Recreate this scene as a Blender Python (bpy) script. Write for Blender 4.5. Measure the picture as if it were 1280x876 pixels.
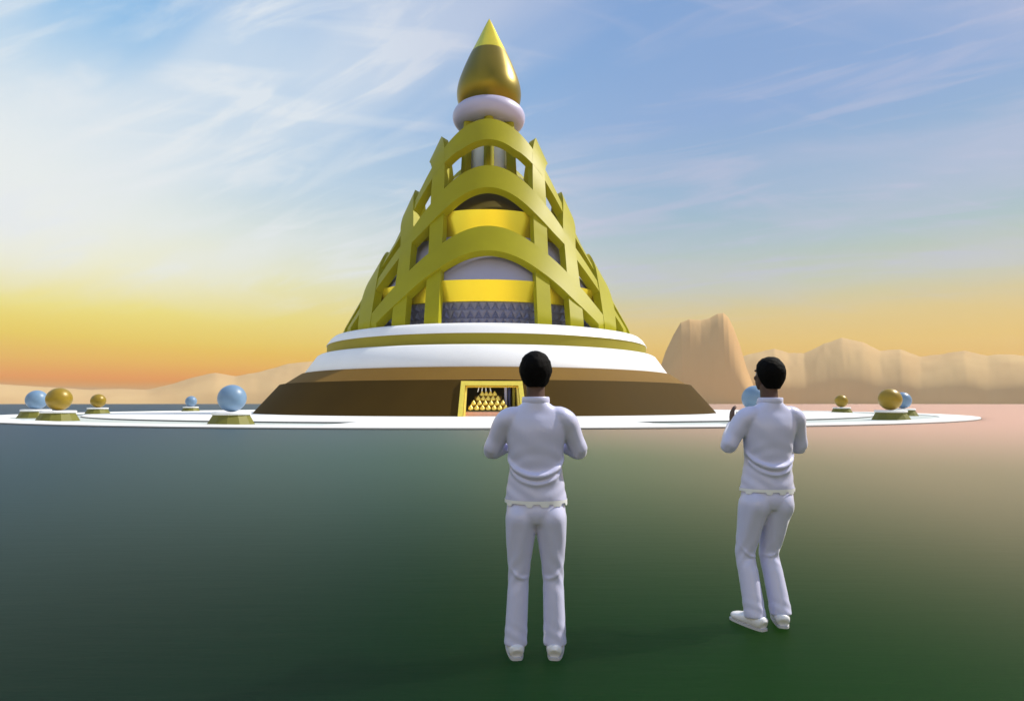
import bpy, bmesh, math, random
import numpy as np
from mathutils import Vector, Matrix, noise as mnoise
R = math.radians
random.seed(7)
scene = bpy.context.scene
for o in list(bpy.data.objects): bpy.data.objects.remove(o)

# ---------------------------------------------------------------- camera
EYE = 1.53; PITCH = R(4.97); F = 759.0
cam = bpy.data.cameras.new('camera'); co = bpy.data.objects.new('camera', cam)
scene.collection.objects.link(co)
cam.sensor_width = 36; cam.lens = 36*F/1280; cam.clip_start = .1; cam.clip_end = 40000
co.location = (0, 0, EYE); co.rotation_euler = (R(90)+PITCH, 0, 0)
scene.camera = co
scene.render.resolution_x = 1024; scene.render.resolution_y = 700

# ---------------------------------------------------------------- world and sun
SUN_DIR = Vector((0.74, 0.25, 0.82)).normalized()
def lin(c):
    return tuple((v/255/12.92 if v/255 <= .04045 else ((v/255+.055)/1.055)**2.4) for v in c)
def lin4(c): return lin(c)+(1,)
world = bpy.data.worlds.new("World"); scene.world = world; world.use_nodes = True
wt = world.node_tree; wt.nodes.clear()
class NB:
    def __init__(s, t): s.t = t
    def new(s, ty, **k):
        n = s.t.nodes.new(ty)
        for a, b in k.items(): setattr(n, a, b)
        return n
    def put(s, sock, v):
        if isinstance(v, bpy.types.NodeSocket): s.t.links.new(v, sock)
        elif v is not None: sock.default_value = v
    def m(s, op, a, b=None, c=None, clamp=False):
        n = s.new('ShaderNodeMath', operation=op); n.use_clamp = clamp
        for i, v in enumerate((a, b, c)): s.put(n.inputs[i], v)
        return n.outputs[0]
    def mix(s, f, a, b, kind='MIX'):
        n = s.new('ShaderNodeMix', data_type='RGBA', blend_type=kind)
        s.put(n.inputs[0], f); s.put(n.inputs[6], a); s.put(n.inputs[7], b)
        return n.outputs[2]
    def ss(s, v, a, b):
        n = s.new('ShaderNodeMapRange', interpolation_type='SMOOTHSTEP')
        s.put(n.inputs[0], v); n.inputs[1].default_value = a; n.inputs[2].default_value = b
        return n.outputs[0]
    def ramp(s, v, stops, interp='LINEAR'):
        n = s.new('ShaderNodeValToRGB'); cr = n.color_ramp; cr.interpolation = interp
        while len(cr.elements) < len(stops): cr.elements.new(.5)
        for e, (p, c) in zip(cr.elements, stops): e.position = p; e.color = c
        s.put(n.inputs[0], v); return n.outputs[0]
    def noise(s, v, scale, detail=4, rough=.5, dist=0):
        n = s.new('ShaderNodeTexNoise'); s.put(n.inputs['Vector'], v)
        n.inputs['Scale'].default_value = scale; n.inputs['Detail'].default_value = detail
        n.inputs['Roughness'].default_value = rough; n.inputs['Distortion'].default_value = dist
        return n.outputs[0]
    def xyz(s, x, y, z):
        n = s.new('ShaderNodeCombineXYZ')
        for i, v in enumerate((x, y, z)): s.put(n.inputs[i], v)
        return n.outputs[0]
W = NB(wt)
tc = W.new('ShaderNodeTexCoord'); sp = W.new('ShaderNodeSeparateXYZ'); wt.links.new(tc.outputs['Generated'], sp.inputs[0])
dx, dy, dz = sp.outputs
zz = W.m('MAXIMUM', dz, 0.0)
fz = W.m('MULTIPLY', zz, 1/.7)
def st(l): return [(p/.7, lin4(c)) for p, c in l]
left = W.ramp(fz, st([(0,(206,164,128)),(.02,(216,165,115)),(.035,(247,152,68)),(.06,(251,190,70)),(.09,(252,220,98)),(.13,(254,240,140)),(.19,(254,251,208)),(.25,(240,247,240)),(.33,(216,235,248)),(.43,(182,217,246)),(.5,(150,200,243)),(.6,(112,170,232)),(.7,(95,150,215))]))
right = W.ramp(fz, st([(0,(202,166,122)),(.035,(214,172,112)),(.055,(238,184,88)),(.09,(238,198,110)),(.13,(228,204,142)),(.18,(198,204,176)),(.24,(176,198,205)),(.31,(156,188,216)),(.42,(150,179,221)),(.6,(138,170,217)),(.7,(110,152,212))]))
base = W.mix(W.ss(dx, -.70, .38), left, right)
# pale veil round the low bright part of the sky on the left, and an added warm glow behind the viewer, out of view, to light the gold
veil = W.m('MULTIPLY', W.m('MULTIPLY', W.ss(dx, -.34, -.66), W.ss(dz, .12, .24)), W.ss(dz, .52, .30))
base = W.mix(W.m('MULTIPLY', veil, .75), base, lin4((250, 253, 252)))
back = W.m('MULTIPLY', W.m('MULTIPLY', W.ss(dy, -.80, -.97), W.ss(dz, .06, .16)), W.ss(dz, .50, .32))
base = W.mix(W.m('MULTIPLY', back, .8), base, (2.8, 2.2, .95, 1))
# uneven warm band near the horizon
wob = W.noise(W.xyz(W.m('MULTIPLY', dx, 3.0), W.m('MULTIPLY', dy, 3.0), W.m('MULTIPLY', dz, 22.0)), 1.6, 4, .55)
# cirrus, laid out on a high flat layer
inv = W.m('DIVIDE', 1.0, W.m('ADD', zz, .16))
px, py = W.m('MULTIPLY', dx, inv), W.m('MULTIPLY', dy, inv)
def rot(ax, ay, t): return (W.m('ADD', W.m('MULTIPLY', ax, math.cos(t)), W.m('MULTIPLY', ay, math.sin(t))), W.m('SUBTRACT', W.m('MULTIPLY', ay, math.cos(t)), W.m('MULTIPLY', ax, math.sin(t))))
ux, uy = rot(px, py, R(-28)); vx, vy = rot(px, py, R(14))
n1 = W.noise(W.xyz(W.m('MULTIPLY', ux, .8), W.m('MULTIPLY', uy, 1.6), 3.7), 1.0, 5, .45, .9)
n2 = W.noise(W.xyz(W.m('MULTIPLY', ux, .9), W.m('MULTIPLY', uy, 3.6), 8.4), 1.3, 7, .55, 1.8)
n3 = W.noise(W.xyz(W.m('MULTIPLY', vx, .8), W.m('MULTIPLY', vy, 4.2), 1.4), 1.2, 6, .52, 1.2)
cl = W.m('ADD', W.m('MULTIPLY', W.ss(n1, .38, .66), .72), W.m('ADD', W.m('MULTIPLY', W.ss(n2, .47, .72), .55), W.m('MULTIPLY', W.ss(n3, .54, .76), .35)), clamp=True)
cl = W.m('MULTIPLY', cl, W.ss(dz, .10, .24))
ccol = W.mix(W.ss(dx, -.35, .25), lin4((243, 248, 252)), lin4((198, 202, 226)))
col = W.mix(W.m('MULTIPLY', cl, .8), base, ccol)
# low dusty bank hugging the horizon
bank = W.m('ADD', .022, W.m('MULTIPLY', W.m('SUBTRACT', wob, .45), .10))
col = W.mix(W.m('MULTIPLY', W.ss(W.m('SUBTRACT', bank, zz), -.006, .010), .7), col, W.mix(W.ss(dx, -.3, .2), lin4((206,166,128)), lin4((200,168,122))))
hs = W.new('ShaderNodeHueSaturation'); hs.inputs['Saturation'].default_value = 1.12; W.put(hs.inputs['Color'], col)
bg = W.new('ShaderNodeBackground'); W.put(bg.inputs[0], hs.outputs[0]); bg.inputs[1].default_value = 0.97
sky = W.new('ShaderNodeTexSky', sky_type='NISHITA'); sky.sun_disc = False
sky.sun_elevation = math.asin(SUN_DIR.z); sky.sun_rotation = math.atan2(SUN_DIR.x, SUN_DIR.y)
bg2 = W.new('ShaderNodeBackground'); W.put(bg2.inputs[0], sky.outputs[0]); bg2.inputs[1].default_value = .08
mx = W.new('ShaderNodeMixShader'); mx.inputs[0].default_value = .06
wt.links.new(bg.outputs[0], mx.inputs[1]); wt.links.new(bg2.outputs[0], mx.inputs[2])
wo = W.new('ShaderNodeOutputWorld'); wt.links.new(mx.outputs[0], wo.inputs[0])

sl = bpy.data.lights.new('sun', 'SUN'); sl.energy = 5.0; sl.angle = R(.6); sl.color = (1, .93, .8)
so = bpy.data.objects.new('sun', sl); scene.collection.objects.link(so)
so.rotation_euler = SUN_DIR.to_track_quat('Z', 'Y').to_euler(); so.location = (80, 20, 90)
scene.view_settings.view_transform = 'Standard'; scene.view_settings.look = 'None'
scene.view_settings.exposure = 0; scene.view_settings.gamma = 1

# ---------------------------------------------------------------- materials
def mat(name, c, rough=.5, metal=0, var=.08, scale=1.5, sheen=0, coat=0, spec=.5, bump=0, bscale=20):
    m = bpy.data.materials.new(name); m.use_nodes = True; t = m.node_tree; N = NB(t)
    b = t.nodes['Principled BSDF']
    tcn = N.new('ShaderNodeTexCoord')
    n = N.noise(tcn.outputs['Object'], scale, 5, .6)
    lo = tuple(v*(1-var) for v in c)+(1,); hi = tuple(min(1, v*(1+var)) for v in c)+(1,)
    N.put(b.inputs['Base Color'], N.ramp(n, [(.3, lo), (.7, hi)]))
    rr = N.new('ShaderNodeMapRange'); N.put(rr.inputs[0], n); rr.inputs[3].default_value = max(0, rough-.05); rr.inputs[4].default_value = min(1, rough+.05)
    N.put(b.inputs['Roughness'], rr.outputs[0])
    b.inputs['Metallic'].default_value = metal
    b.inputs['Specular IOR Level'].default_value = spec
    if sheen:
        b.inputs['Sheen Weight'].default_value = sheen; b.inputs['Sheen Roughness'].default_value = .35
    if coat: b.inputs['Coat Weight'].default_value = coat; b.inputs['Coat Roughness'].default_value = .15
    if bump:
        bn = N.new('ShaderNodeBump'); bn.inputs['Strength'].default_value = bump; bn.inputs['Distance'].default_value = .02
        N.put(bn.inputs['Height'], N.noise(tcn.outputs['Object'], bscale, 4, .6)); N.put(b.inputs['Normal'], bn.outputs[0])
    return m
M = dict(
    gold=mat('yellow_gold', (.36,.34,.008), .5, .0, .06, .25, spec=.15),
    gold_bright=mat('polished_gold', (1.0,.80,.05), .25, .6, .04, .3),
    gold_trim=mat('gold_trim', (.90,.72,.10), .35, .3, .06, 2),
    bronze=mat('dark_bronze', (.062,.036,.006), .7, 0, .10, .12, spec=.04),
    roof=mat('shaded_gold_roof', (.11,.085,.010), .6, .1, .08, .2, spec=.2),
    bronze_light=mat('light_bronze', (.19,.105,.016), .75, 0, .08, .12, spec=.15),
    olive=mat('olive_gold', (.30,.26,.025), .5, .1, .06, .3, spec=.3),
    white=mat('white_plaster', (.90,.91,.93), .45, 0, .02, .2),
    plaza=mat('white_paving', (.90,.90,.89), .5, 0, .03, .08),
    channel=mat('pale_channel', (.52,.57,.54), .5, 0, .06, .1),
    edge=mat('grey_edge', (.16,.17,.17), .6, 0, .06, .3),
    lavender=mat('lavender_wall', (.42,.42,.60), .5, 0, .05, .2),
    collar=mat('lavender_collar', (.50,.49,.70), .4, 0, .03, .3),
    stud=mat('blue_grey_stud', (.20,.21,.33), .35, .3, .10, .6),
    finial=mat('finial_gold', (.25,.185,.006), .33, .6, .05, .3),
    orb_gold=mat('ochre_orb', (.30,.195,.006), .4, .1, .10, 1.0),
    orb_blue=mat('pale_blue_orb', (.16,.27,.42), .42, 0, .10, 1.0),
    pedestal=mat('olive_pedestal', (.15,.145,.012), .6, .05, .10, 1.2),
    egg=mat('bud_gold', (.95,.72,.14), .35, .2, .08, 4),
    pink=mat('pink_stone', (.75,.38,.25), .5, 0, .08, 2),
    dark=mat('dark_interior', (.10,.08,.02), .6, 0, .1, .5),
    navy=mat('navy_column', (.02,.03,.12), .4, 0, .1, 1),
    cloth=mat('white_cloth', (.64,.65,.90), .34, 0, .03, 3, coat=.2, sheen=.5, bump=.03, bscale=60),
    shoe=mat('white_shoe', (.80,.80,.84), .35, 0, .03, 6, coat=.3),
    skin=mat('brown_skin', (.085,.038,.024), .6, 0, .08, 20),
    hair=mat('black_hair', (.003,.0025,.0025), .7, 0, .3, 60, spec=.08, bump=.35, bscale=160),
    eye=mat('eye_white', (.7,.7,.68), .2, 0, .03, 30), sole=mat('sole', (.55,.55,.58), .6, 0, .05, 8),
)
# rock for the hills
def rock(name, a, b, scale):
    m = bpy.data.materials.new(name); m.use_nodes = True; N = NB(m.node_tree); bs = m.node_tree.nodes['Principled BSDF']
    t = N.new('ShaderNodeTexCoord'); mp = N.new('ShaderNodeMapping'); mp.inputs['Scale'].default_value = (1, 1, .35)
    m.node_tree.links.new(t.outputs['Object'], mp.inputs[0])
    n = N.noise(mp.outputs[0], scale, 6, .55, .6)
    N.put(bs.inputs['Base Color'], N.ramp(n, [(.3, a+(1,)), (.7, b+(1,))])); bs.inputs['Roughness'].default_value = 1
    bs.inputs['Specular IOR Level'].default_value = 0
    return m
M['sandstone'] = rock('pale_sandstone', (.52,.34,.17), (.60,.42,.21), .004)
M['mesa'] = rock('mesa_rock', (.56,.36,.17), (.62,.41,.20), .008)
# water: sky reflection painted into the colour, green near the viewer, teal left, pink right
wm = bpy.data.materials.new('sky_tinted_water'); wm.use_nodes = True; N = NB(wm.node_tree); bs = wm.node_tree.nodes['Principled BSDF']
g = N.new('ShaderNodeNewGeometry'); s3 = N.new('ShaderNodeSeparateXYZ'); wm.node_tree.links.new(g.outputs['Position'], s3.inputs[0])
X, Y, _ = s3.outputs
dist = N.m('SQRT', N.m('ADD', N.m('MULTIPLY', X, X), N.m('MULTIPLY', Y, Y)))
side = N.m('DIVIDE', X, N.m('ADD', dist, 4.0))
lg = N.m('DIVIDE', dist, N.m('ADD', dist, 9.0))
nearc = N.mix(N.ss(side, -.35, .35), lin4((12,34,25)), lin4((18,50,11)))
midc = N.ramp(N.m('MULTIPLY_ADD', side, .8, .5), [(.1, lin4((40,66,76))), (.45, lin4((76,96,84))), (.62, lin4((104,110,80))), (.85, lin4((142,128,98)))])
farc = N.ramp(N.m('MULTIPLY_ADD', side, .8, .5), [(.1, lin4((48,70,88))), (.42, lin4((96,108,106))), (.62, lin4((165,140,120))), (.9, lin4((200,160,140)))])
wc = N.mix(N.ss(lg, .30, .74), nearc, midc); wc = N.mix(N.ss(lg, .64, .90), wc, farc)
N.put(bs.inputs['Base Color'], wc); bs.inputs['Roughness'].default_value = .5; bs.inputs['Specular IOR Level'].default_value = .04
bs.subsurface_method = 'BURLEY'; bs.inputs['Subsurface Weight'].default_value = 1; bs.inputs['Subsurface Radius'].default_value = (1, 1, 1); bs.inputs['Subsurface Scale'].default_value = 3.0
bn = N.new('ShaderNodeBump'); bn.inputs['Strength'].default_value = .15; bn.inputs['Distance'].default_value = .03
mp = N.new('ShaderNodeMapping'); mp.inputs['Scale'].default_value = (.6, 3, 1); wm.node_tree.links.new(g.outputs['Position'], mp.inputs[0])
N.put(bn.inputs['Height'], N.noise(mp.outputs[0], 2.0, 5, .6)); N.put(bs.inputs['Normal'], bn.outputs[0])
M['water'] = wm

# ---------------------------------------------------------------- helpers
def link(o, parent=None, label=None, cat=None, group=None, kind=None):
    scene.collection.objects.link(o)
    if parent is not None: o.parent = parent
    if label: o['label'] = label
    if cat: o['category'] = cat
    if group: o['group'] = group
    if kind: o['kind'] = kind
    return o
def mesh(name, V, Fc, m, parent=None, smooth=True, loc=None, auto=None, **k):
    me = bpy.data.meshes.new(name); me.from_pydata([tuple(v) for v in V], [], [tuple(f) for f in Fc]); me.update()
    bm = bmesh.new(); bm.from_mesh(me); bmesh.ops.remove_doubles(bm, verts=bm.verts, dist=1e-5)
    bmesh.ops.recalc_face_normals(bm, faces=bm.faces)
    if smooth and auto:
        bm.normal_update()
        for e in bm.edges:
            if len(e.link_faces) == 2 and e.calc_face_angle(0) > R(auto): e.smooth = False
    bm.to_mesh(me); bm.free()
    for p in me.polygons: p.use_smooth = smooth
    me.materials.append(m)
    o = bpy.data.objects.new(name, me)
    if loc is not None: o.location = loc
    return link(o, parent, **k)
def empty(name, loc, rz=0, **k):
    o = bpy.data.objects.new(name, None); o.location = loc; o.rotation_euler = (0, 0, rz); o.empty_display_size = .3
    return link(o, **k)
def lathe(prof, n=160, closed=False):
    V = []; Fc = []
    for r, z in prof:
        for i in range(n):
            a = 2*math.pi*i/n; V.append((r*math.sin(a), -r*math.cos(a), z))
    L = len(prof)
    for j in range(L if closed else L-1):
        for i in range(n):
            a, b = j*n, ((j+1) % L)*n; Fc.append((a+i, a+(i+1) % n, b+(i+1) % n, b+i))
    return V, Fc
def box(x0, x1, y0, y1, z0, z1):
    V = [(x, y, z) for x in (x0, x1) for y in (y0, y1) for z in (z0, z1)]
    return V, [(0,1,3,2),(4,6,7,5),(0,4,5,1),(2,3,7,6),(0,2,6,4),(1,5,7,3)]
def joinm(*parts):
    V = []; Fc = []
    for v, f in parts:
        n = len(V); V += list(v); Fc += [tuple(i+n for i in q) for q in f]
    return V, Fc
def tubeseg(p, q, r0, r1, n=20):
    p, q = Vector(p), Vector(q); d = (q-p).normalized(); a = d.orthogonal().normalized(); b = d.cross(a)
    V = [];
    for c, r in ((p, r0), (q, r1)):
        for i in range(n): t = 2*math.pi*i/n; V.append(c+(a*math.cos(t)+b*math.sin(t))*r)
    Fc = [(i, (i+1) % n, n+(i+1) % n, n+i) for i in range(n)]+[tuple(range(n-1, -1, -1)), tuple(range(n, 2*n))]
    return V, Fc
def copy_tree(o, loc=None, **k):
    c = o.copy(); link(c, **k)
    if loc is not None: c.location = loc
    for ch in list(o.children):
        d = ch.copy(); link(d); d.parent = c
        for gch in list(ch.children):
            e = gch.copy(); link(e); e.parent = d
    return c
def ray(x, y):
    Yp = 438-y
    return Vector((x-640, -Yp*math.sin(PITCH)+F*math.cos(PITCH), Yp*math.cos(PITCH)+F*math.sin(PITCH)))

# ---------------------------------------------------------------- setting
def sheet(name, R1, m, z=0.0, **k):
    V = [(0, 0, z)]; Fc = []; n = 96; rs = [3, 8, 20, 50, 120, 300, 800, 2500, R1]
    for r in rs:
        for i in range(n): a = 2*math.pi*i/n; V.append((r*math.cos(a), r*math.sin(a), z))
    for i in range(n): Fc.append((0, 1+i, 1+(i+1) % n))
    for j in range(len(rs)-1):
        for i in range(n): Fc.append((1+j*n+i, 1+(j+1)*n+i, 1+(j+1)*n+(i+1) % n, 1+j*n+(i+1) % n))
    return mesh(name, V, Fc, m, **k)
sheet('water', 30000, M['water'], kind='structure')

def hills(name, pts, D, depth, m, seed, rough=.10, nd=36, na=260):
    """pts: photo silhouette (x, y); turned into azimuth and height at distance D, then a real ridge with width"""
    az = []; el = []
    for x, y in pts:
        r = ray(x, y); h = math.hypot(r.x, r.y); az.append(math.atan2(r.x, r.y)); el.append(max(0, r.z/h))
    V = []; Fc = []
    for i in range(na):
        a = az[0]+(az[-1]-az[0])*i/(na-1); e = float(np.interp(a, az, el))
        for j in range(nd):
            u = j/(nd-1); d = D-depth/2+depth*u
            prof = math.sin(math.pi*u)**.55
            n = mnoise.fractal(Vector((a*26, u*3.2, seed)), 1.0, 2.1, 5)
            n2 = mnoise.fractal(Vector((a*90, u*6, seed+5)), 1.0, 2.1, 4)
            h = (e*D+EYE)*prof*(1+rough*n*(1-.75*prof)+rough*.04*n2)
            if u in (0, 1) or i in (0, na-1): h = -2
            V.append((d*math.sin(a), d*math.cos(a), h))
    for i in range(na-1):
        for j in range(nd-1):
            k = i*nd+j; Fc.append((k, k+1, k+nd+1, k+nd))
    return mesh(name, V, Fc, m, kind='structure')
hills('hills', [(-120,490),(-40,480),(0,480),(40,483),(80,485),(110,487),(150,486),(185,487),(215,480),(240,472),(270,466),(295,470),(320,466),(360,455),(410,452),(470,462),(560,470),(640,468),(700,460),(760,462),(800,470),(850,490)], 2300, 700, M['sandstone'], 1.3)
hills('hills', [(880,498),(905,470),(925,446),(950,440),(968,436),(985,442),(1005,444),(1030,430),(1052,423),(1078,427),(1100,438),(1125,437),(1150,446),(1180,444),(1205,439),(1235,446),(1262,443),(1300,447),(1340,441),(1400,450),(1480,470),(1560,498)], 2000, 700, M['sandstone'], 9.1, .12)
hills('mesa', [(812,500),(822,470),(832,440),(842,418),(851,403),(862,399),(876,401),(888,398),(897,393),(904,391),(910,396),(917,410),(925,432),(934,462),(945,490),(955,500)], 1600, 260, M['mesa'], 4.2, .05)

# the round plaza and the tower stand on one centre
CX, CY = -3.9, 98.82
plz = empty('plaza', (CX, CY, 0), kind='structure')
v, f = lathe([(59.9,-.4),(59.9,.118),(60.0,.125),(63.2,.125),(63.3,.118),(63.3,-.4)], 240)
mesh('rim', v, f, M['plaza'], plz, auto=30)
v, f = lathe([(63.31,-.4),(63.34,-.38),(63.34,.05),(63.31,.06)], 240); mesh('rim_edge', v, f, M['edge'], plz, auto=30)
v, f = lathe([(53.0,.022),(59.95,.022)], 240); mesh('channel', v, f, M['channel'], plz)
v, f = lathe([(0,.16),(53.7,.16),(53.8,.15)], 240); mesh('paving', v, f, M['plaza'], plz, auto=30)
v, f = lathe([(53.8,.15),(53.8,-.1)], 240); mesh('paving_edge', v, f, M['edge'], plz)
# entrance ramp bridging the channel toward the water
def secblock(a0, a1, r0, r1, z0, z1, zb, n=40):
    V = []; Fc = []
    for i in range(n+1):
        a = R(a0+(a1-a0)*i/n)
        for r, z in ((r0, z0), (r1, z1), (r1, zb), (r0, zb)): V.append((r*math.sin(a), -r*math.cos(a), z))
    for i in range(n):
        for j in range(4): Fc.append((4*i+j, 4*i+(j+1) % 4, 4*i+4+(j+1) % 4, 4*i+4+j))
    Fc += [(0,1,2,3), (4*n,4*n+3,4*n+2,4*n+1)]
    return V, Fc
v, f = secblock(-8, 14, 53.6, 60.1, .163, .129, -.1); mesh('entrance_ramp', v, f, M['plaza'], plz, auto=30)

# ---------------------------------------------------------------- tower
T = empty('temple_tower', (CX, CY, .16), label='golden conical lattice tower with teardrop finial on stepped white and bronze base', cat='tower', rz=-R(2.26))
T.rotation_euler = (0, 0, 0)
Z0 = .16
def tw(name, v, f, m, **k):
    return mesh(name, [(a, b, c-Z0) for a, b, c in v], f, m, T, **k)
DA = R(3.0)          # azimuth of the doorway on the tower
# lowest cone with a hole for the doorway
rb, rt, zb, zt = 35.1, 31.7, .15, 4.15
hw, dz1 = 3.15, 3.68
def rz_(z): return rb+(rt-rb)*(z-zb)/(zt-zb)
n = 200; ang = [2*math.pi*i/n for i in range(n)]
dh = hw/34.0
ang = sorted([a for a in ang if not (abs(((a-DA+math.pi) % (2*math.pi))-math.pi) < dh+.01)]+[(DA-dh) % (2*math.pi), (DA+dh) % (2*math.pi)])
zs = [zb, dz1, zt]; V = []; Fc = []
for z in zs:
    for a in ang: V.append((rz_(z)*math.sin(a), -rz_(z)*math.cos(a), z))
n = len(ang)
for j in range(2):
    for i in range(n):
        a0, a1 = ang[i], ang[(i+1) % n]
        w = ((a1-a0) % (2*math.pi))
        if j == 0 and w > dh*1.9 and abs((((a0+w/2)-DA+math.pi) % (2*math.pi))-math.pi) < .02: continue
        Fc.append((j*n+i, j*n+(i+1) % n, (j+1)*n+(i+1) % n, (j+1)*n+i))
tw('base_wall', V, Fc, M['bronze'], auto=30)
v, f = lathe([(31.7,4.15),(31.1,4.2),(28.8,5.75),(28.4,5.78)]); tw('bronze_step', v, f, M['bronze_light'], auto=20)
v, f = lathe([(28.35,5.76),(28.35,5.85),(26.6,8.4),(26.2,8.62),(25.2,8.66)]); tw('white_step', v, f, M['white'], auto=35)
v, f = lathe([(25.2,8.6),(25.2,10.1)]); tw('olive_band', v, f, M['olive'])
v, f = lathe([(25.1,10.08),(25.3,10.1),(24.7,11.0),(24.25,11.4),(23.5,11.55),(0.5,11.6)]); tw('white_ledge', v, f, M['white'], auto=35)

# inner core
RS = 19.0
def studs():
    V = []; Fc = []; n = 108; rows = 3; z0, z1 = 11.6, 15.0; h = (z1-z0)/rows
    def P(i, z, r=RS): a = 2*math.pi*i/n; return (r*math.sin(a), -r*math.cos(a), z)
    for q in range(rows):
        za, zb_ = z0+h*q, z0+h*(q+1)
        for i in range(n):
            for tri in ([(i, za), (i+1, za), (i+.5, zb_)], [(i+.5, zb_), (i+1, za), (i+1.5, zb_)]):
                c = (sum(t[0] for t in tri)/3, sum(t[1] for t in tri)/3)
                k = len(V); V += [P(*t) for t in tri]; V.append(P(c[0], c[1], RS+(.42 if tri[0][1] == za else .05)))
                Fc += [(k, k+1, k+3), (k+1, k+2, k+3), (k+2, k, k+3)]
    return V, Fc
v, f = studs(); tw('studded_wall', v, f, M['stud'], smooth=False)
v, f = lathe([(18.9,14.98),(19.35,15.0),(19.35,17.9),(18.6,17.95)]); tw('gold_band', v, f, M['gold_bright'], auto=30)
v, f = lathe([(18.6,17.9),(16.5,21.0),(13.6,25.5)]); tw('lavender_wall', v, f, M['lavender'])
v, f = lathe([(13.5,25.4),(13.45,25.45),(13.6,29.3),(12.6,29.4)]); tw('gold_band', v, f, M['gold_bright'], auto=30)
v, f = lathe([(12.6,29.35),(9.0,33.5),(6.0,37.2)]); tw('inner_roof', v, f, M['roof'])
v, f = lathe([(3.0,37.1),(6.0,37.15),(6.25,37.5),(6.1,38.0),(5.6,38.2),(0,38.25)]); tw('upper_floor', v, f, M['white'], auto=40)
v, f = lathe([(3.3,38.2),(3.0,48.2)], 64); tw('lantern_drum', v, f, M['white'])
for k in range(6):
    a = math.pi/3*k+.04
    s, c = math.sin(a), -math.cos(a)
    v, f = tubeseg((4.35*s, 4.35*c, 38.15), (3.9*s, 3.9*c, 48.5), .85, .75, 28); tw('column', v, f, M['gold'], auto=40)
# lattice arches
LZ = [45.6, 36.5, 26.1, 12.2]; LR = [7.9, 11.8, 16.1, 23.3]
def lr(z): return float(np.interp(z, LZ[::-1], LR[::-1]))
def arch(zo, zi, qo, qi, w):
    """band between two hyperbola-like edges on the conical surface"""
    zend = 11.0; S = 72; TH = 1.25
    def edge(z0, tab, s):
        z = z0-(z0-zend)*s**2; q = (z0-z)/(z0-12.2)
        d = lr(z0)*float(np.mean([np.interp(q+e, tab[0], tab[1]) for e in (-.05,-.025,0,.025,.05)])) if q > .06 else lr(z0)*float(np.interp(q, tab[0], tab[1]))
        r = lr(z); c = min(1, d/r); ph = math.acos(c)
        t = max(0, min(1, (math.degrees(ph)-50)/18)); t = t*t*(3-2*t)
        u = max(0, min(1, (42-math.degrees(ph))/18)); u = u*u*(3-2*u)
        return ph, z, r-.3*t+(.12*u if zo < 40 else 0)
    V = []; Fc = []
    for i in range(-S, S+1):
        s = abs(i)/S; sg = 1 if i >= 0 else -1
        po, pi_ = edge(zo, qo, s), edge(zi, qi, s)
        row = []
        # smooth, slightly flattened head as on the photograph
        for (ph, z, r) in (po, pi_):
            a = sg*ph+w
            P = Vector((r*math.sin(a), -r*math.cos(a), z)); Nn = Vector((math.sin(a)*.9, -math.cos(a)*.9, .43))
            row += [P, P-Nn*TH]
        V += [row[0], row[2], row[3], row[1]]
    m = 2*S+1
    for i in range(m-1):
        for j in range(4): Fc.append((4*i+j, 4*i+(j+1) % 4, 4*i+4+(j+1) % 4, 4*i+4+j))
    Fc += [(0, 1, 2, 3), (4*m-4, 4*m-1, 4*m-2, 4*m-3)]
    return V, Fc
AW = R(2.26)   # lattice faces the viewer's axis
TAB = [(45.6,41.5,([0,.057,.114,.23,1],[1,.933,.873,.85,.81]),([0,.05,.13,1],[1,.985,.894,.86])),
       (36.5,32.6,([0,.16,.37,1],[1,.98,.935,.92]),([0,.2,.41,1],[1,1.0,.955,.945])),
       (26.1,22.1,([0,.2,.5,1],[1,1.01,1.0,.985]),([0,.29,.68,1],[1,1.01,1.01,.985]))]
for ti, (zo, zi, a, b) in enumerate(TAB):
    for q in range(4):
        v, f = arch(zo, zi, a, b, q*math.pi/2+AW)
        off = 1+.0012*(q % 2)+.0006*ti
        tw('arch', [(p[0]*off, p[1]*off, p[2]) for p in v], f, M['gold'], auto=35)
# collar ring and finial
n = 28; prof = [(4.3+1.8*math.cos(2*math.pi*i/n), 49.4+1.75*math.sin(2*math.pi*i/n)) for i in range(n)]
v, f = lathe(prof, 96, closed=True); tw('collar', v, f, M['collar'])
fp = [(0,67.2),(.35,66.55),(1.0,65.2),(1.95,63.1),(2.9,61.1),(3.75,59.2),(4.55,57.2),(5.15,55.4),(5.42,53.9),(5.35,52.6),(4.95,51.4),(4.2,50.4),(3.0,49.6),(0,49.0)]
# smooth the profile
P_ = []
for i in range(len(fp)-1):
    p0, p1, p2, p3 = fp[max(i-1, 0)], fp[i], fp[i+1], fp[min(i+2, len(fp)-1)]
    for t in (0, .25, .5, .75):
        P_.append(tuple(.5*((2*p1[k])+(-p0[k]+p2[k])*t+(2*p0[k]-5*p1[k]+4*p2[k]-p3[k])*t*t+(-p0[k]+3*p1[k]-3*p2[k]+p3[k])*t**3) for k in (0, 1)))
P_.append(fp[-1]); P_ = [(max(r, 0), z) for r, z in P_]
v, f = lathe([q for q in P_ if q[1] < 60.9], 96); tw('finial', v, f, M['finial'])
v, f = lathe([q for q in P_ if q[1] > 60.2], 96); tw('finial_highlight', v, f, M['gold_bright'])  # sun highlight on the tip painted as a cap of brighter gold

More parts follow.
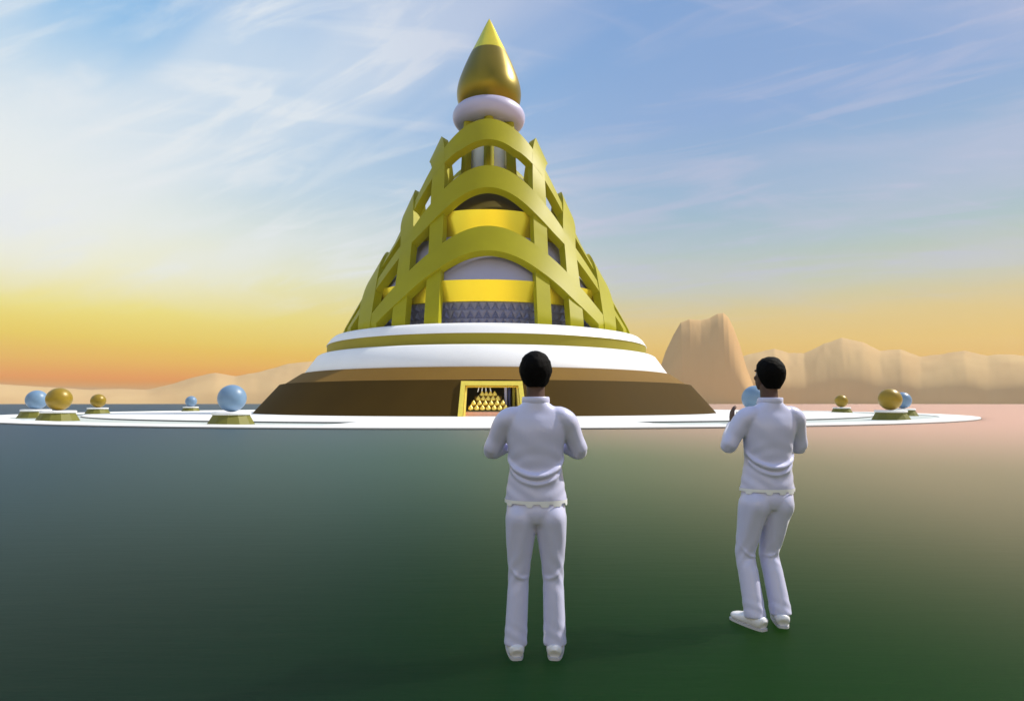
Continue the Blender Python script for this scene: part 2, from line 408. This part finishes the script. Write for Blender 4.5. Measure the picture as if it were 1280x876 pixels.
# doorway: frame standing on the slope, walls and columns behind it
def loc2(x, y, z):      # door-local (x right, y outward) to tower-local
    s, c = math.sin(DA), math.cos(DA)
    return (x*c+y*s, x*s-y*c, z)
def dbox(x0, x1, y0, y1, z0, z1, taper=0):
    v, f = box(x0, x1, y0, y1, z0, z1); return [loc2(*p) for p in v], f
def prism(pts, back, off):  # outline in (x, z); front face follows the slope of the wall, proud of it by off
    n = len(pts); V = [loc2(x, back, z) for x, z in pts]+[loc2(x, rz_(z)+off, z) for x, z in pts]
    return V, [tuple(range(n)), tuple(range(2*n-1, n-1, -1))]+[(i, (i+1) % n, n+(i+1) % n, n+i) for i in range(n)]
fr = [((-3.60,.17),(-3.36,3.97),(-2.9,3.48),(-3.08,.17)), ((3.60,.17),(3.36,3.97),(2.9,3.48),(3.08,.17)), ((-3.36,3.97),(3.36,3.97),(2.9,3.48),(-2.9,3.48))]
df = tw('door_frame', *joinm(*[prism(q, 31.2, .28) for q in fr]), M['gold_trim'], smooth=False)
it = [((-3.03,.17),(-2.88,3.44),(-2.68,3.26),(-2.82,.17)), ((3.03,.17),(2.88,3.44),(2.68,3.26),(2.82,.17)), ((-2.88,3.44),(2.88,3.44),(2.68,3.26),(-2.68,3.26))]
v, f = joinm(*[prism(q, 31.3, -.12) for q in it])
mesh('inner_trim', [(a, b, c-Z0) for a, b, c in v], f, M['egg'], df, smooth=False)
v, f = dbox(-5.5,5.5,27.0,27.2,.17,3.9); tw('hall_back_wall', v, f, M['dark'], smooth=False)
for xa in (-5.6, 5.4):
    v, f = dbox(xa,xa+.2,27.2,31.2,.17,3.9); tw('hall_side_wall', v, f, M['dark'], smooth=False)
for x, m in ((1.55, 'lavender'), (1.95, 'navy'), (2.45, 'olive')):
    v, f = tubeseg(loc2(x, 31.6, .17), loc2(x, 31.6, 3.7), .17, .17, 20); tw('hall_column', v, f, M[m], auto=40)

# ---------------------------------------------------------------- things inside the doorway
def wd(x, y, z): p = loc2(x, y, z); return Vector((p[0]+CX, p[1]+CY, p[2]))
AP = empty('offering_altar', wd(-.25, 32.2, .17), rz=DA, label='low stepped pink altar just inside the golden doorway', cat='altar')
AS = 1.15
def lb(x0, x1, y0, y1, z0, z1):
    v, f = box(x0*AS, x1*AS, y0, y1, z0, z1); return v, f
mesh('plinth', *lb(-2.45, 2.2, -1.6, .6, 0, .45), M['pink'], AP, smooth=False)
mesh('slab', *lb(-2.35, 2.1, -1.5, .6, .45, .62), M['dark'], AP, smooth=False)
for k in range(3):
    mesh('shelf', *lb(-2.0+.3*k, 1.75-.3*k, -1.0+.45*k, .6, .62+.5*k, 1.12+.5*k), M['bronze_light'], AP, smooth=False)
bud = None
def bud_mesh():
    pr = [(0,.62),(.03,.56),(.10,.46),(.19,.34),(.26,.22),(.28,.13),(.24,.05),(.12,0),(0,0)]
    return lathe(pr, 20)
rows = [(7, -2.0, 1.75, -1.25, .62), (6, -1.75, 1.5, -.78, 1.12), (5, -1.3, 1.05, -.33, 1.62), (4, -.95, .75, .15, 2.12)]
rn = ['lowest', 'second', 'third', 'topmost']; place = {7: ['first','second','third','fourth','fifth','sixth','seventh'], 6: ['first','second','third','fourth','fifth','sixth'], 5: ['first','second','third','fourth','fifth'], 4: ['first','second','third','fourth']}
inv_ = AP.location
for ri, (cnt, xa, xb, yy, z) in enumerate(rows):
    for k in range(cnt):
        x = AS*(xa+.25+(xb-xa-.5)*k/(cnt-1))
        c, s = math.cos(DA), math.sin(DA)
        p = Vector((AP.location.x+x*c-yy*s, AP.location.y+x*s+yy*c, .17+z))
        lab = 'pointed golden bud, %s from the left in the %s row of the altar' % (place[cnt][k], rn[ri])
        if bud is None:
            v, f = bud_mesh(); bud = mesh('golden_bud', v, f, M['egg'], loc=p, label=lab, cat='bud', group='golden buds stacked on the altar')
        else:
            o = bud.copy(); o.location = p; link(o, label=lab, cat='bud', group='golden buds stacked on the altar')
for k, (xt, xb_) in enumerate(((-1.05,-1.3),(-.75,-.85),(-.4,-.4),(-.05,.15))):
    v, f = tubeseg((0,0,0), (xt-xb_, 0, 1.0), .07, .03, 10)
    c = AP.location
    mesh('white_plume', v, f, M['white'], loc=(c.x+xb_, c.y+.2, .17+2.6), auto=40, label='thin white plume above the buds, %s from the left' % place[4][k], cat='plume', group='white plumes above the altar')

# ---------------------------------------------------------------- orb pedestals round the plaza
def make_pedestal(name_loc, label):
    t = empty('stone_pedestal', name_loc, label=label, cat='pedestal', group='pedestals standing round the plaza channel')
    n = 12; V = []
    for r, z in ((1.62, -.02), (1.62, 0), (1.22, .70)):
        for i in range(n): a = 2*math.pi*(i+.5)/n; V.append((r*math.sin(a), -r*math.cos(a), z))
    Fc = [(j*n+i, j*n+(i+1) % n, (j+1)*n+(i+1) % n, (j+1)*n+i) for j in range(2) for i in range(n)]+[tuple(range(2*n, 3*n))]
    mesh('base', V, Fc, M['pedestal'], t, smooth=False)
    v, f = lathe([(0,.70),(1.26,.705),(1.33,.74),(1.33,.84),(1.26,.88),(0,.885)], 48); mesh('cap', v, f, M['white'], t, auto=40)
    nb = 96; V = []; Fc = []
    for r_, z_ in ((1.20,.66),(1.30,.665),(1.33,.70),(1.30,.735),(1.20,.74)):
        for i in range(nb):
            a = 2*math.pi*i/nb; q = r_-(.045 if i % 2 and r_ > 1.25 else 0); V.append((q*math.sin(a), -q*math.cos(a), z_))
    Fc = [(j*nb+i, j*nb+(i+1) % nb, (j+1)*nb+(i+1) % nb, (j+1)*nb+i) for j in range(4) for i in range(nb)]
    mesh('beading', V, Fc, M['white'], t, smooth=False)
    return t
def orb_at(x, t): r = ray(x, 498.5); h = math.hypot(r.x, r.y); return Vector((r.x/h*t, r.y/h*t, .03))
orbs = [(290,48.7,'blue','largest pale blue orb left of the tower doorway','pedestal under the largest pale blue orb left of the doorway'),
 (74,65.9,'gold','large ochre orb near the left end of the plaza','pedestal under the large ochre orb at the left end'),
 (46,80,'blue','pale blue orb just left of the large ochre orb','pedestal under the pale blue orb at the far left edge'),
 (123,106.6,'gold','small ochre orb farther back on the left side','pedestal under the small ochre orb on the left'),
 (239,127,'blue','smallest pale blue orb far back on the left','smallest pedestal, far back left of the tower base'),
 (944,50,'blue','pale blue orb partly hidden by the right person','pedestal hidden behind the shoulder of the right person'),
 (1112.5,66,'gold','large ochre orb near the right end of the plaza','pedestal under the large ochre orb at the right end'),
 (1128,88,'blue','pale blue orb peeping out behind the right ochre orb','pedestal behind the one with the right large ochre orb'),
 (1051.5,111.7,'gold','small ochre orb farther back on the right side','pedestal under the small ochre orb on the right')]
ped = None; sph = {}
for x, t, colr, lo_, lp in orbs:
    p = orb_at(x, t)
    if ped is None: ped = make_pedestal(p, lp)
    else: copy_tree(ped, p, label=lp, cat='pedestal', group='pedestals standing round the plaza channel')
    q = p+Vector((0, 0, .885)); rad = .98
    if colr not in sph:
        v, f = lathe([(rad*math.sin(math.pi*i/40), rad-rad*math.cos(math.pi*i/40)) for i in range(41)], 64)
        sph[colr] = mesh('%s_orb' % ('golden' if colr == 'gold' else 'blue'), v, f, M['orb_'+colr], loc=q, label=lo_, cat='orb', group='orbs resting on the plaza pedestals')
    else:
        o = sph[colr].copy(); o.location = q; link(o, label=lo_, cat='orb', group='orbs resting on the plaza pedestals')

# ---------------------------------------------------------------- people
def loft(sections, n=28, cap=True):
    """sections: (centre, rx, ry[, axis_x]) along a path"""
    C = [Vector(s[0]) for s in sections]; V = []; Fc = []
    ref = None
    for i, s in enumerate(sections):
        d = (C[min(i+1, len(C)-1)]-C[max(i-1, 0)]).normalized()
        ax = Vector(s[3]) if len(s) > 3 else Vector((1, 0, 0))
        ax = (ax-d*ax.dot(d)).normalized(); ay = d.cross(ax)
        e = s[4] if len(s) > 4 else 1.0
        for k in range(n):
            t = 2*math.pi*k/n; ct, st_ = math.cos(t), math.sin(t)
            ct = math.copysign(abs(ct)**e, ct); st_ = math.copysign(abs(st_)**e, st_)
            V.append(C[i]+ax*(ct*s[1])+ay*(st_*s[2]))
    L = len(sections)
    for j in range(L-1):
        for k in range(n): Fc.append((j*n+k, j*n+(k+1) % n, (j+1)*n+(k+1) % n, (j+1)*n+k))
    if cap: Fc += [tuple(range(n-1, -1, -1)), tuple(range((L-1)*n, L*n))]
    return V, Fc
def ell(c, rx, ry, rz, nu=24, nv=16, rot=None):
    V = []; Fc = []; c = Vector(c)
    for j in range(nv+1):
        th = math.pi*j/nv
        for i in range(nu):
            a = 2*math.pi*i/nu; p = Vector((rx*math.sin(th)*math.cos(a), ry*math.sin(th)*math.sin(a), rz*math.cos(th)))
            if rot: p = rot @ p
            V.append(c+p)
    for j in range(nv):
        for i in range(nu): Fc.append((j*nu+i, j*nu+(i+1) % nu, (j+1)*nu+(i+1) % nu, (j+1)*nu+i))
    return V, Fc
def smooth_path(pts, k=4):
    """Catmull-Rom through (pos, rx, ry) control sections"""
    out = []
    A = [list(p[0])+list(p[1:3]) for p in pts]
    for i in range(len(A)-1):
        p0, p1, p2, p3 = A[max(i-1, 0)], A[i], A[i+1], A[min(i+2, len(A)-1)]
        for s in range(k):
            t = s/k
            q = [.5*(2*b+(-a+c)*t+(2*a-5*b+4*c-d)*t*t+(-a+3*b-3*c+d)*t**3) for a, b, c, d in zip(p0, p1, p2, p3)]
            out.append((q[:3], q[3], q[4]))
    out.append((A[-1][:3], A[-1][3], A[-1][4])); return out
def fuse(name, parts, m, parent, voxel=.008, it=6, fn=None, **k):
    v, f = joinm(*parts)
    me = bpy.data.meshes.new('tmp'); me.from_pydata([tuple(p) for p in v], [], f); me.update()
    bm = bmesh.new(); bm.from_mesh(me); bmesh.ops.remove_doubles(bm, verts=bm.verts, dist=1e-6); bmesh.ops.recalc_face_normals(bm, faces=bm.faces); bm.to_mesh(me); bm.free()
    ob = bpy.data.objects.new('tmp', me); scene.collection.objects.link(ob)
    r = ob.modifiers.new('r', 'REMESH'); r.mode = 'VOXEL'; r.voxel_size = voxel
    s = ob.modifiers.new('s', 'SMOOTH'); s.iterations = it; s.factor = .5
    dg = bpy.context.evaluated_depsgraph_get(); ev = ob.evaluated_get(dg)
    nm = bpy.data.meshes.new_from_object(ev); nm.name = name
    bpy.data.objects.remove(ob)
    if fn:
        nv = len(nm.vertices); a = np.empty(nv*3, dtype=np.float64); nm.vertices.foreach_get('co', a); a = a.reshape(-1, 3)
        nr = np.empty(nv*3); nm.vertices.foreach_get('normal', nr); nr = nr.reshape(-1, 3)
        a = fn(a, nr); nm.vertices.foreach_set('co', a.ravel()); nm.update()
    for p in nm.polygons: p.use_smooth = True
    nm.materials.clear(); nm.materials.append(m)
    o = bpy.data.objects.new(name, nm); return link(o, parent, **k)

def make_person(loc, rz, label, pose):
    P = empty('person', loc, rz, label=label, cat='person')
    legs = pose['legs']          # per side: hip, knee, ankle, toe direction
    hx = pose.get('headturn', 0)
    # ---- body under the clothes (one mesh): head, neck, torso, arms with hands, legs
    body = []
    body.append(loft(smooth_path([((0,.02,.86),.15,.11),((0,.01,1.0),.145,.105),((0,.015,1.15),.14,.10),((0,.0,1.32),.165,.11),((0,-.005,1.45),.15,.085),((0,-.005,1.52),.075,.06)])))
    body.append(loft(smooth_path([((0,-.012,1.46),.068,.066),((0,-.004,1.54),.060,.062),((0,.008,1.60),.058,.064),((0,.015,1.66),.058,.066)])))
    hc = Vector((0, .022, 1.735)); Rt = Matrix.Rotation(hx, 3, 'Z')
    def H(x, y, z): return hc+Rt @ Vector((x, y, z))
    body.append(ell(H(0,-.008,.022), .079, .097, .100, rot=Rt))
    body.append(ell(H(0,.035,-.045), .060, .066, .075, rot=Rt))
    body.append(ell(H(0,.070,-.085), .030, .026, .026, rot=Rt))
    body.append(loft([(H(0,.090,.022),.010,.008),(H(0,.106,-.005),.013,.012),(H(0,.113,-.028),.019,.013),(H(0,.098,-.035),.016,.012)], 12))
    body.append(ell(H(0,.093,-.055), .026, .012, .007, rot=Rt)); body.append(ell(H(0,.090,-.066), .023, .012, .007, rot=Rt))
    body.append(ell(H(0,.084,.033), .052, .014, .012, rot=Rt))
    for s in (-1, 1):
        body.append(ell(H(s*.082,.000,-.010), .010, .021, .033, 14, 10, rot=Rt))
        body.append(ell(H(s*.040,.070,-.020), .022, .018, .018, rot=Rt))
    for s, key in ((-1, 'L'), (1, 'R')):
        sh, el, wr, hd = [Vector(q) for q in pose['arms'][key]]
        body.append(loft(smooth_path([(sh,.05,.05),(sh.lerp(el,.5),.046,.046),(el,.038,.038),(el.lerp(wr,.4),.038,.038),(wr,.026,.024)]), 18))
        d = (hd-wr).normalized(); side = Vector((s, 0, 0)); side = (side-d*side.dot(d)).normalized(); up = d.cross(side)
        w = up; th_ = side          # palm faces inward, breadth runs along 'up'
        pc = wr+d*.05
        body.append(loft([(wr-d*.005,.016,.026,th_),(wr+d*.02,.015,.034,th_),(wr+d*.06,.014,.042,th_),(wr+d*.095,.011,.038,th_)], 16))
        inn = -th_
        for q, (o_, ln) in enumerate(((-.030,.068),(-.010,.080),(.010,.075),(.029,.058))):
            b0 = wr+d*.088+w*o_; p1 = b0+d*ln*.45+inn*.004; p2 = p1+d*ln*.3+inn*.010; p3 = p2+d*ln*.25+inn*.014
            body.append(loft([(b0-d*.02,.009,.009),(b0,.0088,.0088),(p1,.0082,.0082),(p2,.0074,.0074),(p3,.005,.005)], 10))
        ws = -1 if w.y > 0 else 1   # thumb on the side facing the chest
        t0 = wr+d*.030+w*ws*.034; t1 = t0+d*.03+w*ws*.022+inn*.006; t2 = t1+d*.032+w*ws*.006+inn*.006
        body.append(loft([(t0-d*.01-w*ws*.012,.013,.013),(t0,.012,.012),(t1,.0098,.0098),(t2,.006,.006)], 10))
        hp, kn, an, td = [Vector(q) for q in legs[key]]
        body.append(loft(smooth_path([(hp,.075,.08),(hp.lerp(kn,.5),.062,.066),(kn,.048,.052),(kn.lerp(an,.35),.046,.05),(an,.030,.034)]), 20))
        td = td.normalized(); sd = Vector((td.y, -td.x, 0))
        fo = Vector((an.x, an.y, an.z-.075))
        body.append(loft([(fo-td*.05+Vector((0,0,.015)),.022,.02,sd),(fo+td*.03+Vector((0,0,.015)),.028,.03,sd),(fo+td*.15,.03,.014,sd)], 14))
    b = fuse('body', body, M['skin'], P, .0052, 4)
    for s in (-1, 1):
        v, f = ell(H(s*.030,.0765,.006), .0125, .0125, .0115, 16, 12); mesh('eye', v, f, M['eye'], b)
        v, f = ell(H(s*.030,.0858,.006), .0048, .0042, .0048, 12, 8); mesh('iris', v, f, M['hair'], b)
    # ---- short hair cap: full at the back, cut away over the face and ears
    V = []; Fc = []; nu, nv = 96, 72
    for j in range(nv+1):
        th = math.pi*j/nv
        for i in range(nu):
            a = 2*math.pi*i/nu; d = Vector((math.sin(th)*math.cos(a), math.sin(th)*math.sin(a), math.cos(th)))
            face = max(0, d.y)
            low = -.97 if d.y < -.25 else -.97+1.5*min(1, (d.y+.25)*1.15)
            edge = (d.z-low)/.30
            k = max(0, min(1, edge)); k = k*k*(3-2*k)
            nz = mnoise.fractal(d*3.5, 1.0, 2.0, 3)*.004+mnoise.noise(d*40)*.0010
            rr = Vector((d.x*.104, d.y*.116, d.z*(.122 if d.z > 0 else .156)))
            p = rr*(1+nz*9*.9) if k > 0 else rr
            dn = max(0, -d.z); rr.x *= 1-.30*dn*dn; rr.y *= 1-.12*dn
            p = rr*(.70+.30*k)+d*nz*k
            V.append(H(p.x, p.y-.012, p.z+.008))
    for j in range(nv):
        for i in range(nu): Fc.append((j*nu+i, j*nu+(i+1) % nu, (j+1)*nu+(i+1) % nu, (j+1)*nu+i))
    mesh('hair', V, Fc, M['hair'], P)
    # ---- shirt
    sh = []
    sh.append(loft(smooth_path([((0,.012,.925),.194,.124),((0,.012,.97),.188,.122),((0,.012,1.05),.176,.116),((0,.012,1.13),.166,.114),((0,.006,1.24),.176,.122),((0,.0,1.36),.196,.126),((0,-.006,1.43),.205,.108),((0,-.010,1.475),.182,.088),((0,-.012,1.503),.132,.080),((0,-.012,1.522),.096,.078),((0,-.010,1.537),.082,.078)]), 40))
    for s, key in ((-1, 'L'), (1, 'R')):
        a, e, w, h_ = [Vector(q) for q in pose['arms'][key]]
        sh.append(loft(smooth_path([(a+Vector((-s*.10,0,.012)),.045,.055),(a+Vector((-s*.045,-.002,.006)),.062,.070),(a+Vector((s*.002,0,-.022)),.069,.074),(a.lerp(e,.35),.067,.071),(a.lerp(e,.7),.061,.064),(e+Vector((s*.004,-.004,-.006)),.056,.058),(e.lerp(w,.25),.058,.056),(e.lerp(w,.6),.052,.053),(w,.043,.045)]), 22))
    # drooping fold across the lower back, side bunches
    def arcfold(zc, drop, r0, span, yoff=0, rad=.014):
        pts = []
        for i in range(25):
            u = -1+2*i/24; ang_ = u*span
            x = (.172)*math.sin(ang_); y = .012-(.112+yoff)*math.cos(ang_)
            z = zc+drop*(abs(u)**1.7)
            rr_ = rad*(1-.65*abs(u)**2)+.002
            pts.append(((x, y, z), rr_, rr_*1.3, (0, 0, 1)))
        return loft(pts, 10)
    sh.append(arcfold(1.085, .12, .172, R(88), .006, .017))
    sh.append(arcfold(1.035, .09, .172, R(70), .002, .011))
    def wr(a, nr):
        x, y, z = a[:, 0], a[:, 1], a[:, 2]
        d = np.zeros(len(a))
        back = np.clip(-(y-.02)*12, 0, 1)
        lo = np.exp(-((z-1.0)/.09)**2)
        d += lo*.0016*np.sin((z-1.3*np.abs(x)**1.3)*70+2.5*np.sin(x*13+y*9))
        d += back*np.exp(-((z-1.18)/.07)**2)*.002*np.sin((z+.55*x*x*6)*60)
        d += .0018*np.sin(x*31+z*19)*np.sin(y*27-z*23)
        hem = np.clip((.955-z)/.03, 0, 1)
        a = a+nr*d[:, None]; a[:, 2] += hem*.004*np.sin(x*60)
        return a
    shirt = fuse('shirt', sh, M['cloth'], P, .0065, 16, wr)
    col = []
    n = 48; V = []; Fc = []
    for j, (rr_, z, yy) in enumerate(((.082,1.520,0),(.089,1.540,0),(.087,1.566,-.004),(.083,1.571,-.004),(.078,1.565,-.004),(.078,1.520,0))):
        for i in range(n):
            a = 2*math.pi*i/n; V.append((rr_*math.cos(a), -.006+yy+rr_*.98*math.sin(a), z-.018*max(0, math.sin(a))))
    for j in range(5):
        for i in range(n): Fc.append((j*n+i, j*n+(i+1) % n, (j+1)*n+(i+1) % n, (j+1)*n+i))
    mesh('collar', V, Fc, M['cloth'], shirt, auto=60)
    # bright, uneven strip of undershirt showing below the hem
    V = []; Fc = []; n = 120; rnd = random.Random(3)
    for i in range(n):
        a = 2*math.pi*i/n
        nq = mnoise.noise(Vector((math.cos(a)*3.6, math.sin(a)*3.6, 1.7)))*2+.5*mnoise.noise(Vector((a*9, 3, 1)))
        lo_ = .930-.016*max(0, min(1, nq*9))
        for z in (.938, lo_-.012): V.append((.196*math.cos(a), .012+.1265*math.sin(a), z))
    for i in range(n): Fc.append((2*i, 2*((i+1) % n), 2*((i+1) % n)+1, 2*i+1))
    mesh('undershirt_hem', V, Fc, M['white'], shirt)
    # ---- trousers
    tr = [loft(smooth_path([((0,.014,.945),.178,.112),((0,.014,.90),.182,.120),((0,.010,.85),.184,.124),((0,.012,.80),.150,.105)]), 36)]
    for s, key in ((-1, 'L'), (1, 'R')):
        hp, kn, an, td = [Vector(q) for q in legs[key]]
        h2 = Vector((hp.x, hp.y, .86))
        tr.append(loft(smooth_path([(h2+Vector((0,0,.05)),.075,.085),(h2+Vector((0,0,-.02)),.098,.116),(h2.lerp(kn,.25),.096,.108),(h2.lerp(kn,.6),.080,.088),(kn,.066,.072),(kn.lerp(an,.3),.066,.075),(kn.lerp(an,.7),.068,.074),(an.lerp(kn,-.02)+Vector((0,.004,-.012)),.072,.078)]), 26))
        # fold behind the knee
        pts = []
        for i in range(13):
            u = -1+2*i/12
            pts.append(((kn.x+.062*math.sin(u*1.3), kn.y-.068*math.cos(u*1.3), kn.z+.005+.045*abs(u)**1.5+s*.05*u), .012*(1-.6*u*u), .017*(1-.6*u*u), (0, 0, 1)))
        tr.append(loft(pts, 8))
        tr.append(ell((hp.x*.75, -.026, .835), .086, .085, .10))
    def wt_(a, nr):
        x, y, z = a[:, 0], a[:, 1], a[:, 2]
        d = .0020*np.exp(-((z-.50)/.10)**2)*np.sin(z*60+np.abs(x)*60+4*np.sin(y*20))
        d += .0016*np.exp(-((z-.14)/.06)**2)*np.sin(z*75+x*50+y*30)
        d += .0030*np.sin(np.abs(x)*75+z*11)*np.exp(-((z-.70)/.12)**2)
        return a+nr*d[:, None]
    fuse('trousers', tr, M['cloth'], P, .0065, 16, wt_)
    # ---- shoes
    for s, key in ((-1, 'L'), (1, 'R')):
        hp, kn, an, td = [Vector(q) for q in legs[key]]; td = td.normalized(); sd = Vector((td.y, -td.x, 0))
        g0 = Vector((an.x, an.y, 0)); Zv = Vector((0, 0, 1)); lift = an.z-.085
        def S(u, z): return g0+td*u+Zv*(z+lift)
        sec = [(S(-.080,.045),.024,.024,sd,.9),(S(-.072,.050),.042,.040,sd,.9),(S(-.03,.054),.052,.050,sd,.9),(S(.02,.052),.050,.048,sd,.9),(S(.07,.046),.052,.040,sd,.9),(S(.12,.040),.057,.034,sd,.9),(S(.165,.036),.052,.028,sd,.9),(S(.195,.032),.034,.021,sd,.9),(S(.205,.030),.016,.012,sd,.9)]
        sec2 = [(S(-.035,.06),.035,.04,sd),(S(-.02,.11),.036,.040,sd)]
        up_ = [loft(sec, 22), loft([(S(-.025,.05),.036,.040,sd),(S(-.018,.10),.035,.042,sd),(S(-.016,.115),.034,.042,sd)], 18)]
        shoe = fuse('shoe', up_, M['shoe'], P, .005, 5)
        V = []; Fc = []; nn = 40
        for z in (.001, .016):
            for i in range(nn):
                a = 2*math.pi*i/nn; u = .064+.146*math.cos(a); w = (.052+.006*math.cos(a-.2))*math.copysign(abs(math.sin(a))**.4, math.sin(a))
                q = S(u, z-0)+sd*w; V.append(q)
        Fc = [(i, (i+1) % nn, nn+(i+1) % nn, nn+i) for i in range(nn)]+[tuple(range(nn-1, -1, -1)), tuple(range(nn, 2*nn))]
        mesh('sole', V, Fc, M['sole'], shoe, auto=40)
    ln = pose.get('lean', 0)
    if ln:
        def walk(o):
            for c in o.children:
                if c.type == 'MESH':
                    for vv in c.data.vertices: vv.co.x += ln*max(0, vv.co.z-.85)
                walk(c)
        walk(P)
    return P

poseA = dict(
    arms=dict(L=[(-.185,-.01,1.445),(-.275,.06,1.235),(-.05,.31,1.30),(-.02,.36,1.42)], R=[(.185,-.01,1.445),(.275,.06,1.235),(.05,.31,1.30),(.02,.36,1.42)]),
    legs=dict(L=[(-.092,.0,.86),(-.108,.02,.47),(-.128,-.01,.085),(-.10,1,0)], R=[(.092,.0,.86),(.105,.02,.47),(.112,-.01,.085),(.12,1,0)]))
make_person((.150, 3.86, 0), R(0), 'person in white seen from behind, standing in front of the doorway with elbows out', poseA)
poseB = dict(headturn=R(18), lean=.055,
    arms=dict(L=[(-.185,-.01,1.445),(-.285,.02,1.235),(-.135,.29,1.36),(-.125,.33,1.47)], R=[(.185,-.01,1.445),(.262,.07,1.225),(.04,.29,1.32),(.0,.33,1.43)]),
    legs=dict(L=[(-.100,.0,.86),(-.150,.06,.47),(-.140,-.04,.085),(-.36,.95,0)], R=[(.080,.0,.86),(.030,.07,.47),(.045,-.04,.10),(.35,1,0)]))
make_person((1.805, 4.36, 0), R(5), 'person in white on the right, stepping and turned slightly left with hands raised', poseB)

# ---------------------------------------------------------------- haze
hv, hf = box(-2800, 2800, -2800, 2800, -1.0, 290)
hm = bpy.data.materials.new('dusty_air'); hm.use_nodes = True; ht = hm.node_tree; ht.nodes.clear()
hp_ = ht.nodes.new('ShaderNodeVolumePrincipled'); hp_.inputs['Color'].default_value = (1.0, .88, .68, 1); hp_.inputs['Density'].default_value = .00012; hp_.inputs['Anisotropy'].default_value = .2
ho = ht.nodes.new('ShaderNodeOutputMaterial'); ht.links.new(hp_.outputs[0], ho.inputs['Volume'])
mesh('haze', hv, hf, hm, smooth=False, kind='stuff')
